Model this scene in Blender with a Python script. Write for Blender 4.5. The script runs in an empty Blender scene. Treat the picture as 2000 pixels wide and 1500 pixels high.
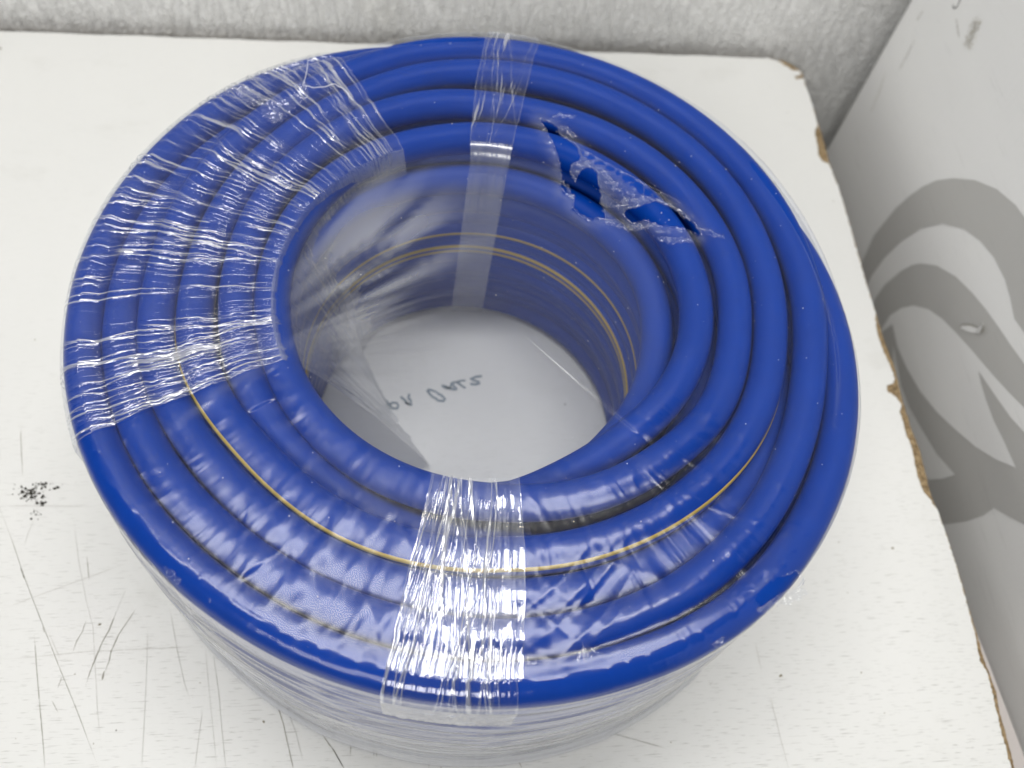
import bpy, math, random
import numpy as np
from mathutils import Matrix, Vector

sc = bpy.context.scene
col = sc.collection
rng = np.random.default_rng(7)
random.seed(7)

# ------------------------------------------------------------------ camera
CAM = np.array([-0.029097, -0.251042, 0.520440])
RX = np.array([0.99449463, -0.05488398, 0.08926468])
UP = np.array([0.00510791, 0.87624110, 0.48184588])
FW = np.array([0.10466300, 0.47873718, -0.87169741])
FPX = 1699.03                                  # focal length in pixels of a 2000 px wide frame
cd = bpy.data.cameras.new('camera')
cam = bpy.data.objects.new('camera', cd)
col.objects.link(cam)
M = Matrix.Identity(4)
for i in range(3):
    M[i][0], M[i][1], M[i][2], M[i][3] = RX[i], UP[i], -FW[i], CAM[i]
cam.matrix_world = M
cd.sensor_width = 36.0
cd.lens = FPX / 2000 * 36.0
cd.clip_start, cd.clip_end = 0.01, 50
cd.dof.use_dof = True
cd.dof.focus_distance = 0.405
cd.dof.aperture_fstop = 6.8
sc.camera = cam

# ------------------------------------------------------------------ light
w = bpy.data.worlds.new('World')
sc.world = w
w.use_nodes = True
bg = w.node_tree.nodes['Background']
bg.inputs[0].default_value = (0.93, 0.97, 1.0, 1)
bg.inputs[1].default_value = 0.11


def area(name, loc, size, energy, target, color=(1, 1, 1)):
    l = bpy.data.lights.new(name, 'AREA')
    l.shape = 'RECTANGLE'
    l.size, l.size_y = size
    l.energy = energy
    l.color = color
    o = bpy.data.objects.new(name, l)
    col.objects.link(o)
    o.location = loc
    d = Vector(target) - Vector(loc)
    o.rotation_euler = d.to_track_quat('-Z', 'Y').to_euler()
    return o


area('ceiling_or_fill_lamp', (-0.12, 0.19, 1.75), (1.45, 0.26), 19.5, (-0.12, 0.16, 0.0), (1.0, 0.985, 0.95))  # the ceiling lamp overhead
area('ceiling_or_fill_lamp', (-0.85, -1.9, 1.55), (1.7, 0.9), 35.0, (0.1, 0.1, 0), (1.0, 0.985, 0.95))  # added fill light behind the camera, brightens wall and carton
sc.view_settings.view_transform = 'Standard'
sc.view_settings.look = 'None'
sc.view_settings.exposure = 0.0
sc.view_settings.gamma = 1.0
sc.cycles.transparent_max_bounces = 32
sc.cycles.max_bounces = 12
sc.cycles.sample_clamp_indirect = 6.0


# ------------------------------------------------------------------ helpers
def at(pts, z=0.0, x=None, y=None):
    """points of the photograph (2000 x 1500) carried onto a plane of the place"""
    p = np.atleast_2d(np.asarray(pts, float))
    d = FW + ((p[:, :1] - 1000) / FPX) * RX - ((p[:, 1:2] - 750) / FPX) * UP
    if x is not None:
        t = (x - CAM[0]) / d[:, :1]
    elif y is not None:
        t = (y - CAM[1]) / d[:, 1:2]
    else:
        t = (z - CAM[2]) / d[:, 2:3]
    return CAM + t * d


def to_px(P):
    d = P - CAM
    k = d @ FW
    return np.stack([1000 + FPX * (d @ RX) / k, 750 - FPX * (d @ UP) / k], -1)


def zm(pts, ox, oy, s):
    return [(ox + a / s, oy + b / s) for a, b in pts]


def inside(px, poly):
    x, y = px[..., 0], px[..., 1]
    r = np.zeros(x.shape, bool)
    n = len(poly)
    for i in range(n):
        x1, y1 = poly[i]
        x2, y2 = poly[(i + 1) % n]
        if y1 == y2:
            continue
        c = ((y1 > y) != (y2 > y)) & (x < (x2 - x1) * (y - y1) / (y2 - y1) + x1)
        r ^= c
    return r


def densify(poly, step, jit=0.0, closed=False, seed=1):
    g = np.random.default_rng(seed)
    out = []
    n = len(poly)
    for i in range(n if closed else n - 1):
        a = np.array(poly[i], float)
        b = np.array(poly[(i + 1) % n], float)
        k = max(1, int(np.hypot(*(b - a)) / step))
        for j in range(k):
            q = a + (b - a) * j / k
            if jit:
                q = q + g.normal(0, jit, 2)
            out.append(tuple(q))
    if not closed:
        out.append(tuple(poly[-1]))
    return out


_tab = np.random.default_rng(3).random((256, 256))


def vnoise(x, y, seed=0, px=0):
    """smooth value noise, 0..1; px = period in x (0: none)"""
    x = np.asarray(x, float)
    y = np.asarray(y, float)
    xi = np.floor(x).astype(int)
    yi = np.floor(y).astype(int)
    fx = x - xi
    fy = y - yi
    fx = fx * fx * fx * (fx * (fx * 6 - 15) + 10)
    fy = fy * fy * fy * (fy * (fy * 6 - 15) + 10)
    sx, sy = seed * 37 + 11, seed * 91 + 5
    xa, xb = xi, xi + 1
    if px:
        xa, xb = xa % px, xb % px

    def T(a, b):
        return _tab[(a + sx + (b >> 8) * 57) & 255, (b + sy + (a >> 8) * 31) & 255]
    return (T(xa, yi) * (1 - fx) + T(xb, yi) * fx) * (1 - fy) + (T(xa, yi + 1) * (1 - fx) + T(xb, yi + 1) * fx) * fy


def fbm(x, y, seed=0, o=3, px=0):
    s, a, t = 0, 1.0, 0
    for k in range(o):
        s = s + a * vnoise(x * 2 ** k, y * 2 ** k, seed + k * 7, px * 2 ** k)
        t += a
        a *= 0.5
    return s / t


def ridge(x, y, seed=0, px=0, p=2.0):
    return (1 - np.abs(2 * vnoise(x, y, seed, px) - 1)) ** p


def smooth(a, b, x):
    t = np.clip((x - a) / (b - a), 0, 1)
    return t * t * (3 - 2 * t)


def link(name, me, mat, parent=None):
    o = bpy.data.objects.new(name, me)
    col.objects.link(o)
    if mat is not None and not me.materials:
        me.materials.append(mat)
    if parent is not None:
        o.parent = parent
    return o


def mesh(name, V, F, mat, parent=None, smooth_=False):
    me = bpy.data.meshes.new(name)
    me.from_pydata([tuple(map(float, v)) for v in V], [], F)
    if smooth_:
        me.polygons.foreach_set('use_smooth', [True] * len(me.polygons))
    me.update()
    return link(name, me, mat, parent)


def grid(name, P, mat, parent=None, uv=None, wrap=False, mask=None, smooth_=True, extra=None):
    """a sheet from an array of points P[i, j]; wrap joins the last column to the first"""
    nu, nv = P.shape[:2]
    idx = np.arange(nu * nv).reshape(nu, nv)
    nxt = np.roll(idx, -1, 1) if wrap else None
    if wrap:
        a, b, c, d = idx[:-1], nxt[:-1], nxt[1:], idx[1:]
    else:
        a, b, c, d = idx[:-1, :-1], idx[:-1, 1:], idx[1:, 1:], idx[1:, :-1]
    Q = np.stack([a, b, c, d], -1).reshape(-1, 4)
    if mask is not None:
        Q = Q[~mask.reshape(-1)]
    me = bpy.data.meshes.new(name)
    me.vertices.add(nu * nv)
    me.vertices.foreach_set('co', P.reshape(-1).astype(np.float32))
    me.loops.add(len(Q) * 4)
    me.loops.foreach_set('vertex_index', Q.reshape(-1).astype(np.int32))
    me.polygons.add(len(Q))
    me.polygons.foreach_set('loop_start', (np.arange(len(Q)) * 4).astype(np.int32))
    me.polygons.foreach_set('loop_total', np.full(len(Q), 4, np.int32))
    if uv is not None:
        U = uv.reshape(-1, 2)[Q.reshape(-1)]
        if wrap:
            U = U.reshape(-1, 4, 2)
            big = (U[:, :, 0].max(1) - U[:, :, 0].min(1)) > 0.2
            per = uv[0, :, 0].max() + (uv[0, 1, 0] - uv[0, 0, 0])
            m = big[:, None] & (U[:, :, 0] < 0.1)
            U[:, :, 0][m] += per
            U = U.reshape(-1, 2)
        l = me.uv_layers.new(name='sheet')
        l.data.foreach_set('uv', U.reshape(-1).astype(np.float32))
    if extra is not None:
        at_ = me.attributes.new('crease', 'FLOAT', 'POINT')
        at_.data.foreach_set('value', extra.reshape(-1).astype(np.float32))
    me.update(calc_edges=True)
    me.validate()
    me.polygons.foreach_set('use_smooth', [smooth_] * len(me.polygons))
    return link(name, me, mat, parent)


def thing(name, label, cat, loc=(0, 0, 0)):
    o = bpy.data.objects.new(name, None)
    col.objects.link(o)
    o.location = loc
    o['label'] = label
    o['category'] = cat
    return o


# ------------------------------------------------------------------ materials
class NT:
    def __init__(self, name):
        self.m = bpy.data.materials.new(name)
        self.m.use_nodes = True
        self.t = self.m.node_tree
        self.t.nodes.clear()
        self.out = self.n('ShaderNodeOutputMaterial')

    def n(self, typ, **kw):
        x = self.t.nodes.new(typ)
        for k, v in kw.items():
            setattr(x, k, v)
        return x

    def set(self, node, sock, val):
        if hasattr(val, 'is_output') or isinstance(val, bpy.types.NodeSocket):
            self.t.links.new(val, node.inputs[sock])
        else:
            node.inputs[sock].default_value = val

    def math(self, op, a, b=None, c=None, clamp=False):
        x = self.n('ShaderNodeMath', operation=op)
        x.use_clamp = clamp
        for i, v in enumerate((a, b, c)):
            if v is not None:
                self.set(x, i, v)
        return x.outputs[0]

    def noise(self, vec, scale, detail=3.0, rough=0.5, dist=0.0):
        x = self.n('ShaderNodeTexNoise')
        self.set(x, 'Vector', vec)
        self.set(x, 'Scale', scale)
        self.set(x, 'Detail', detail)
        self.set(x, 'Roughness', rough)
        self.set(x, 'Distortion', dist)
        return x.outputs[0]

    def mapping(self, vec, scale=(1, 1, 1), rot=(0, 0, 0), loc=(0, 0, 0)):
        x = self.n('ShaderNodeMapping')
        self.set(x, 'Vector', vec)
        self.set(x, 'Scale', scale)
        self.set(x, 'Rotation', rot)
        self.set(x, 'Location', loc)
        return x.outputs[0]

    def ramp(self, fac, stops):
        x = self.n('ShaderNodeValToRGB')
        e = x.color_ramp.elements
        while len(e) < len(stops):
            e.new(0.5)
        for i, (p, c) in enumerate(stops):
            e[i].position = p
            e[i].color = (*c, 1) if len(c) == 3 else c
        self.set(x, 0, fac)
        return x.outputs[0]

    def mix(self, fac, a, b, blend='MIX'):
        x = self.n('ShaderNodeMix', data_type='RGBA', blend_type=blend)
        self.set(x, 0, fac)
        for s, v in ((6, a), (7, b)):
            self.set(x, s, (*v, 1) if isinstance(v, tuple) and len(v) == 3 else v)
        return x.outputs[2]

    def bump(self, h, strength=0.3, dist=0.001, normal=None):
        x = self.n('ShaderNodeBump')
        self.set(x, 'Height', h)
        self.set(x, 'Strength', strength)
        self.set(x, 'Distance', dist)
        if normal is not None:
            self.set(x, 'Normal', normal)
        return x.outputs[0]

    def principled(self, color, rough=0.5, spec=0.5, normal=None):
        b = self.n('ShaderNodeBsdfPrincipled')
        self.set(b, 'Base Color', (*color, 1) if isinstance(color, tuple) and len(color) == 3 else color)
        self.set(b, 'Roughness', rough)
        self.set(b, 'Specular IOR Level', spec)
        if normal is not None:
            self.set(b, 'Normal', normal)
        self.t.links.new(b.outputs[0], self.out.inputs[0])
        return b

    def coord(self, which='Object'):
        return self.n('ShaderNodeTexCoord').outputs[which]


def plain(name, color, rough=0.5, spec=0.4):
    q = NT(name)
    q.principled(color, rough, spec)
    return q.m


def film_mat(name, layers=1.0, haze=0.06, rough=0.06, streak=(90, 900), bstr=0.35, bdist=0.0004, tint=(0.97, 0.98, 1.0), patch=0.0, crease=0.0):
    """clear stretch film: what is not mirrored or scattered passes straight through"""
    q = NT(name)
    geo = q.n('ShaderNodeNewGeometry')
    dot = q.n('ShaderNodeVectorMath', operation='DOT_PRODUCT')
    q.set(dot, 0, geo.outputs['Normal'])
    q.set(dot, 1, geo.outputs['Incoming'])
    c = q.math('ABSOLUTE', dot.outputs['Value'])
    k = q.math('POWER', q.math('SUBTRACT', 1.0, c, clamp=True), 5.0)
    F = q.math('MULTIPLY_ADD', k, 0.96, 0.04)
    n2 = 2.0 * layers
    Fs = q.math('DIVIDE', q.math('MULTIPLY', F, n2), q.math('MULTIPLY_ADD', F, n2 - 1.0, 1.0))
    uv = q.coord('UV')
    v1 = q.noise(q.mapping(uv, (streak[0], streak[1], 1)), 1.0, 3.0, 0.55, 0.6)
    v2 = q.noise(q.mapping(uv, (160, 160, 1)), 1.0, 3.0, 0.5)
    hgt = q.math('ADD', v1, q.math('MULTIPLY', v2, 0.5 if crease < 0.79 or crease > 0.81 else 0.1))
    nrm = q.bump(hgt, bstr, bdist)
    gl = q.n('ShaderNodeBsdfGlossy')
    q.set(gl, 'Color', (1, 1, 1, 1))
    q.set(gl, 'Roughness', rough)
    q.set(gl, 'Normal', nrm)
    tr = q.n('ShaderNodeBsdfTransparent')
    q.set(tr, 0, (*tint, 1))
    df = q.n('ShaderNodeBsdfDiffuse')
    q.set(df, 0, (0.84, 0.85, 0.86, 1))
    tl = q.n('ShaderNodeBsdfTranslucent')
    q.set(tl, 0, (0.84, 0.85, 0.86, 1))
    hz = q.n('ShaderNodeMixShader')
    q.set(hz, 0, 0.4)
    q.set(hz, 1, df.outputs[0])
    q.set(hz, 2, tl.outputs[0])
    m1 = q.n('ShaderNodeMixShader')
    hf = haze
    if patch:
        pn = q.noise(q.mapping(uv, (streak[0] * 0.5, streak[1] * 0.35, 1), loc=(3, 7, 0)), 1.0, 4.0, 0.6, 0.5)
        hf = q.math('MULTIPLY_ADD', q.math('POWER', pn, 3.0), patch, haze, clamp=True)
    if crease:
        at_ = q.n('ShaderNodeAttribute', attribute_name='crease')
        hf = q.math('ADD', hf, q.math('MULTIPLY', at_.outputs['Fac'], crease), clamp=True)
        if crease < 0.7:
            Fs = q.math('ADD', Fs, q.math('MULTIPLY', at_.outputs['Fac'], 0.22), clamp=True)
    q.set(m1, 0, hf)
    q.set(m1, 1, tr.outputs[0])
    q.set(m1, 2, hz.outputs[0])
    m2 = q.n('ShaderNodeMixShader')
    q.set(m2, 0, Fs)
    q.set(m2, 1, m1.outputs[0])
    q.set(m2, 2, gl.outputs[0])
    q.t.links.new(m2.outputs[0], q.out.inputs[0])
    return q.m


def hose_material():
    q = NT('hose_rubber')
    co = q.coord('Object')
    n = q.noise(co, 60, 4.0, 0.6)
    c = q.mix(n, (0.0, 0.031, 0.235), (0.0, 0.043, 0.315))
    nb = q.bump(q.noise(co, 500, 2.0), 0.02, 0.0003)
    q.principled(c, 0.44, 0.10, nb)
    return q.m


def laminate_material():
    q = NT('white_laminate')
    co = q.coord('Object')
    big = q.noise(co, 5.0, 4.0, 0.6)
    base = q.mix(big, (0.68, 0.68, 0.665), (0.745, 0.745, 0.73))
    pores = q.noise(q.mapping(co, (95, 1500, 1)), 1.0, 2.0, 0.55)
    wear = q.noise(co, 9.0, 3.0, 0.6)
    pm = q.ramp(pores, [(0.60, (0, 0, 0)), (0.70, (1, 1, 1))])
    sep = q.n('ShaderNodeSeparateXYZ')
    q.set(sep, 0, co)
    # the pores are rubbed full of dirt where the board is used most, towards its front left
    front = q.math('MULTIPLY_ADD', sep.outputs[1], -2.6, 0.22, clamp=True)
    wm = q.math('MULTIPLY', pm, q.math('MULTIPLY', q.math('MULTIPLY', wear, 1.3), q.math('MULTIPLY_ADD', front, 1.0, 0.13)), clamp=True)
    c = q.mix(wm, base, (0.30, 0.295, 0.27))
    dots = q.n('ShaderNodeTexVoronoi')
    q.set(dots, 'Vector', co)
    q.set(dots, 'Scale', 42.0)
    rnd = q.n('ShaderNodeSeparateColor')
    q.set(rnd, 0, dots.outputs['Color'])
    dm = q.math('MULTIPLY', q.math('LESS_THAN', dots.outputs['Distance'], q.math('MULTIPLY', rnd.outputs[1], 0.05)), q.math('GREATER_THAN', rnd.outputs[0], 0.72))
    c = q.mix(q.math('MULTIPLY', dm, 0.75), c, (0.12, 0.11, 0.09))
    smn = q.noise(q.mapping(co, (14, 22, 1), loc=(4, 2, 0)), 1.0, 5.0, 0.65)
    c = q.mix(q.math('MULTIPLY', q.ramp(smn, [(0.58, (0, 0, 0)), (0.78, (1, 1, 1))]), 0.22), c, (0.45, 0.44, 0.40))
    nb = q.bump(q.math('ADD', q.math('MULTIPLY', pm, -0.5), q.noise(q.mapping(co, (60, 600, 1)), 1.0, 3.0)), 0.15, 0.0004)
    q.principled(c, 0.42, 0.35, nb)
    return q.m


def chipboard_material():
    q = NT('raw_chipboard')
    co = q.coord('Object')
    n = q.noise(co, 420, 4.0, 0.7)
    c = q.ramp(n, [(0.3, (0.10, 0.07, 0.04)), (0.5, (0.30, 0.215, 0.12)), (0.7, (0.48, 0.37, 0.22))])
    q.principled(c, 0.9, 0.1, q.bump(n, 0.9, 0.002))
    return q.m


def wall_material():
    q = NT('embossed_wallpaper')
    co = q.coord('Object')
    warp = q.noise(co, 14, 2.0)
    st = q.noise(q.mapping(co, (150, 150, 52)), 1.0, 4.0, 0.65, 1.6)
    peb = q.noise(co, 260, 3.0, 0.6, 0.8)
    h = q.math('ADD', q.math('MULTIPLY', q.ramp(st, [(0.42, (0, 0, 0)), (0.62, (1, 1, 1))]), 0.7), q.math('MULTIPLY', peb, 1.3))
    c = q.mix(warp, (0.84, 0.84, 0.825), (0.89, 0.89, 0.88))
    stain = q.ramp(q.noise(q.mapping(co, (11, 11, 4), loc=(2, 0, 1)), 1.0, 4.0, 0.6), [(0.60, (0, 0, 0)), (0.8, (1, 1, 1))])
    c = q.mix(q.math('MULTIPLY', stain, 0.35), c, (0.46, 0.43, 0.34))
    c = q.mix(q.math('MULTIPLY', st, 0.18), c, (0.90, 0.90, 0.89))
    q.principled(c, 0.6, 0.3, q.bump(h, 0.8, 0.0024))
    return q.m


def carton_material(name, a, b):
    q = NT(name)
    co = q.coord('Object')
    n = q.noise(q.mapping(co, (3, 6, 22), rot=(0.35, 0, 0)), 1.0, 5.0, 0.6)
    c = q.mix(n, a, b)
    scr = q.noise(q.mapping(co, (1, 24, 300), rot=(0.5, 0, 0)), 1.0, 3.0, 0.6)
    c = q.mix(q.math('MULTIPLY', q.ramp(scr, [(0.62, (0, 0, 0)), (0.72, (1, 1, 1))]), 0.10), c, (0.25, 0.245, 0.235))
    gr = q.noise(co, 1400, 2.0)
    c = q.mix(q.math('MULTIPLY', gr, 0.12), c, (0.3, 0.3, 0.29))
    flute = q.noise(q.mapping(co, (1, 260, 3), rot=(0.06, 0, 0)), 1.0, 2.0)
    q.principled(c, 0.62, 0.25, q.bump(q.math('ADD', flute, n), 0.12, 0.0012))
    return q.m


M_hose = hose_material()
M_yellow = plain('yellow_stripe', (0.42, 0.30, 0.06), 0.5, 0.3)
M_film = film_mat('stretch_film', 0.34, 0.002, 0.155, (400, 26), 0.16, 0.0006, crease=0.8)
M_side = film_mat('stretch_film_side', 1.1, 0.01, 0.13, (520, 26), 0.5, 0.0006, patch=0.18, crease=0.85)
M_front = film_mat('stretch_film_front', 1.1, 0.002, 0.06, (1300, 24), 0.3, 0.0005, patch=0.04, crease=0.4)
M_band = film_mat('stretch_film_band', 0.45, 0.001, 0.05, (1300, 24), 0.3, 0.0005, patch=0.03, crease=0.44)
M_inner = film_mat('stretch_film_inside', 1.6, 0.12, 0.2, (420, 26), 0.4, 0.0006, patch=0.5)
M_flap = film_mat('crumpled_film', 0.9, 0.003, 0.04, (380, 380), 0.25, 0.0008)
M_lam = laminate_material()
M_chip = chipboard_material()
M_wall = wall_material()
M_box = carton_material('white_carton', (0.82, 0.82, 0.815), (0.87, 0.87, 0.86))
M_print = carton_material('grey_print', (0.48, 0.475, 0.46), (0.53, 0.525, 0.51))
M_ink = plain('black_ink', (0.008, 0.008, 0.010), 0.4, 0.4)
M_pen = plain('blue_grey_ink', (0.20, 0.25, 0.30), 0.5, 0.3)
M_dirt = plain('scratch_dirt', (0.30, 0.285, 0.24), 0.8, 0.1)
M_faint = plain('faint_scratch', (0.56, 0.55, 0.52), 0.7, 0.1)
M_pink = plain('pale_board', (0.60, 0.56, 0.545), 0.5, 0.3)
M_dust = plain('dust', (0.75, 0.76, 0.78), 0.6, 0.3)

# ------------------------------------------------------------------ setting
YB = 0.3677          # back edge of the table
YW = 0.379           # face of the wall
XR = 0.3126          # right edge of the table
TH = 0.018           # thickness of the table top


def box(name, lo, hi, mat, parent=None):
    x0, y0, z0 = lo
    x1, y1, z1 = hi
    V = [(x0, y0, z0), (x1, y0, z0), (x1, y1, z0), (x0, y1, z0), (x0, y0, z1), (x1, y0, z1), (x1, y1, z1), (x0, y1, z1)]
    F = [(0, 3, 2, 1), (4, 5, 6, 7), (0, 1, 5, 4), (1, 2, 6, 5), (2, 3, 7, 6), (3, 0, 4, 7)]
    return mesh(name, V, F, mat, parent)


o = box('wall', (-2.2, YW, -0.74), (2.2, YW + 0.1, 1.9), M_wall)
o['kind'] = 'structure'
M_floor = plain('grey_floor', (0.22, 0.21, 0.20), 0.6)
o = box('floor', (-2.2, -2.5, -0.80), (2.2, YW - 0.001, -0.745), M_floor)  # unseen floor, added to block light from below
o['kind'] = 'structure'

# ------------------------------------------------------------------ table
table = thing('table', 'white laminate table top with chipped right edge under the blue hose coil', 'table', (-0.2, -0.05, -0.745))
bpy.context.view_layer.update()


def under(o, parent):
    """parent o while its coordinates stay those of the place"""
    o.parent = parent
    o.matrix_parent_inverse = Matrix.Translation(-Vector(parent.location))
    return o


edge_px = [(1500, 114), (1530, 119), (1552, 130), (1562, 138), (1568, 146), (1570, 153), (1580, 186), (1598, 240), (1608, 275), (1620, 318),
           (1640, 372), (1672, 480), (1700, 578), (1712, 615), (1725, 660), (1744, 709), (1752, 737), (1756, 757), (1766, 793), (1779, 835),
           (1797, 880), (1807, 922), (1818, 968), (1831, 995), (1849, 1045), (1874, 1122), (1892, 1186), (1906, 1232), (1921, 1285),
           (1946, 1352), (1953, 1394), (1964, 1430), (1981, 1497), (2010, 1610)]
lam_px = [(1500, 113), (1522, 120), (1536, 130), (1547, 137), (1562, 139), (1566, 146), (1551, 149), (1556, 155), (1569, 154), (1580, 186),
          (1597, 243), (1591, 260), (1597, 282), (1598, 300), (1606, 315), (1619, 320),
          (1640, 373), (1671, 480), (1699, 578), (1708, 605), (1713, 650), (1722, 677), (1736, 709), (1748, 738), (1745, 748), (1732, 753), (1734, 766),
          (1751, 776), (1761, 790), (1758, 803), (1767, 838), (1782, 880), (1789, 919), (1800, 952), (1805, 962), (1819, 978), (1830, 994),
          (1848, 1045), (1873, 1122), (1890, 1186), (1905, 1240), (1908, 1262), (1914, 1290), (1928, 1313), (1938, 1353), (1948, 1396),
          (1956, 1430), (1975, 1497), (2005, 1610)]


def slab(name, px, z0, z1, mat, parent, jit, seed):
    e = densify(px, 5, jit, seed=seed)
    P = at(e, z1)[:, :2]
    back = [(x, YB + 0.0004 * math.sin(x * 90) + (0.0005 * random.random())) for x in np.linspace(-0.9, P[0, 0] - 0.004, 160)]
    out = back + [tuple(p) for p in P] + [(P[-1, 0] + 0.004, -0.6), (-0.9, -0.6)]
    n = len(out)
    V = [(x, y, z1) for x, y in out] + [(x, y, z0) for x, y in out]
    F = [tuple(range(n))[::-1], tuple(range(n, 2 * n))]
    F += [(i, (i + 1) % n, n + (i + 1) % n, n + i) for i in range(n)]
    o = mesh(name, V, F, mat)
    return under(o, table)


slab('chipboard_core', edge_px, -TH, -0.0007, M_chip, table, 0.5, 3)
slab('laminate', lam_px, -0.0007, 0.0, M_lam, table, 0.7, 5)
for x, y in ((-0.85, -0.55), (-0.85, 0.32), (0.20, 0.30), (0.16, -0.55)):
    under(box('leg', (x, y, -0.745), (x + 0.04, y + 0.04, -TH), M_lam), table)


def stroke(name, P, width, mat, up=(0, 0, 1), lift=0.00025, taper=True, vary=0.25, seed=1):
    """a line of ink or dirt lying on a face"""
    g = np.random.default_rng(seed)
    P = np.asarray(P, float)
    q = [P[0]]
    for a, b in zip(P[:-1], P[1:]):
        k = max(1, int(np.linalg.norm(b - a) / 0.0015))
        for j in range(1, k + 1):
            q.append(a + (b - a) * j / k)
    P = np.array(q)
    n = len(P)
    T = np.gradient(P, axis=0)
    T /= np.linalg.norm(T, axis=1)[:, None] + 1e-12
    U = np.array(up, float)
    S = np.cross(U, T)
    wd = width * 0.5 * (1 + vary * g.normal(0, 1, n))
    wd = np.clip(wd, width * 0.12, width)
    if taper:
        u = np.linspace(0, 1, n)
        wd = wd * np.clip(np.minimum(u, 1 - u) * 6, 0.15, 1)
    P = P + U * lift + S * (g.normal(0, width * 0.10, n))[:, None]
    V = np.concatenate([P + S * wd[:, None], P - S * wd[:, None]])
    F = [(i + n, i + 1 + n, i + 1, i) for i in range(n - 1)]
    return mesh(name, V, F, mat)


z7 = lambda l: zm(l, 0, 975, 2.857)
z8 = lambda l: zm(l, 650, 975, 2.857)
z9 = lambda l: zm(l, 1300, 975, 2.857)
SCR = [
    (z7([(0, 50), (75, 250), (130, 420), (180, 550), (250, 730), (340, 960), (430, 1180), (550, 1500)]), 0.00042, 1),
    (z7([(192, 755), (205, 950), (222, 1150), (240, 1350), (252, 1520)]), 0.00055, 1),
    (z7([(115, 380), (137, 445)]), 0.0011, 1),
    (z7([(240, 715), (248, 745)]), 0.0013, 1),
    (z7([(755, 615), (735, 650), (700, 700), (660, 760), (620, 850), (610, 900), (585, 970)]), 0.0008, 1),
    (z7([(580, 960), (572, 1010)]), 0.0020, 1),
    (z7([(650, 625), (610, 730), (570, 800), (520, 920), (490, 1000), (480, 1045)]), 0.0008, 1),
    (z7([(480, 680), (460, 740), (430, 790), (408, 850)]), 0.0006, 1),
    (z7([(345, 985), (340, 1010), (322, 1055)]), 0.0007, 1),
    (z7([(485, 320), (492, 390), (497, 450)]), 0.0005, 1),
    (z7([(825, 710), (820, 900), (812, 1100), (790, 1520)]), 0.0005, 0),
    (z7([(290, 1125), (325, 1190)]), 0.0004, 1),
    (z7([(1190, 860), (1220, 1080), (1240, 1300), (1262, 1520)]), 0.0006, 0),
    (z7([(1540, 1125), (1580, 1250), (1640, 1520)]), 0.0006, 1),
    (z7([(1600, 1170), (1650, 1300), (1690, 1460)]), 0.0004, 0),
    (z7([(1795, 1310), (1860, 1400), (1925, 1510)]), 0.0006, 1),
    (z7([(1130, 1180), (1110, 1320), (1085, 1520)]), 0.0005, 0),
    (z7([(700, 510), (650, 625)]), 0.0004, 0),
    (z7([(20, 612), (180, 550), (400, 470), (700, 360)]), 0.0004, 0),
    (z7([(410, 100), (440, 350), (480, 560), (520, 720), (545, 1200), (570, 1400)]), 0.0004, 0),
    (z7([(0, 898), (500, 850), (900, 832), (1150, 820)]), 0.0004, 0),
    (z7([(950, 620), (990, 850), (1030, 1030), (1060, 1120)]), 0.0005, 0),
    (z7([(1145, 810), (1160, 1000), (1190, 1300), (1210, 1500)]), 0.0003, 0),
    (z7([(0, 37), (300, 38), (520, 42)]), 0.0004, 0),
    (z7([(190, 120), (160, 180), (138, 255)]), 0.0004, 0),
    (z7([(270, 740), (335, 890)]), 0.0004, 0),
    (zm([(115, 1105), (120, 1240), (128, 1370)], 0, 450, 2.857), 0.0005, 1),
    (z9([(500, 800), (535, 960)]), 0.0005, 0),
    (z9([(580, 1090), (640, 1330), (690, 1520)]), 0.0005, 0),
    (z9([(0, 1390), (-180, 1340), (-320, 1300)]), 0.0004, 1),
    (z8([(100, 1370), (98, 1430)]), 0.0005, 1), (z8([(225, 1360), (230, 1440)]), 0.0006, 1), (z8([(240, 1360), (246, 1440)]), 0.0006, 1),
    (z8([(470, 1410), (476, 1450)]), 0.0008, 1), (z8([(540, 1430), (536, 1500)]), 0.0004, 1), (z8([(1010, 1410), (1055, 1500)]), 0.0005, 1),
    (z8([(0, 1390), (60, 1500)]), 0.0006, 1),
    (z9([(240, 1010), (250, 1035), (262, 1012)]), 0.0006, 1),
]
for i, (l, wd, dark) in enumerate(SCR):
    under(stroke('scratch', at(l, 0.0), wd * 0.52, M_dirt if dark else M_faint, seed=i), table)


def blobs(name, centres, mat, lift=0.0003, seed=1):
    g = np.random.default_rng(seed)
    V, F = [], []
    for (x, y, r) in centres:
        n = 9
        b = len(V)
        a0 = g.random() * 6.3
        sx = 0.6 + 0.8 * g.random()
        for k in range(n):
            a = a0 + k * 2 * math.pi / n
            rr = r * (0.5 + 0.9 * g.random())
            V.append((x + rr * math.cos(a) * sx, y + rr * math.sin(a), lift + b * 2e-7))
        F.append(tuple(range(b, b + n)))
    return mesh(name, V, F, mat)


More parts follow.
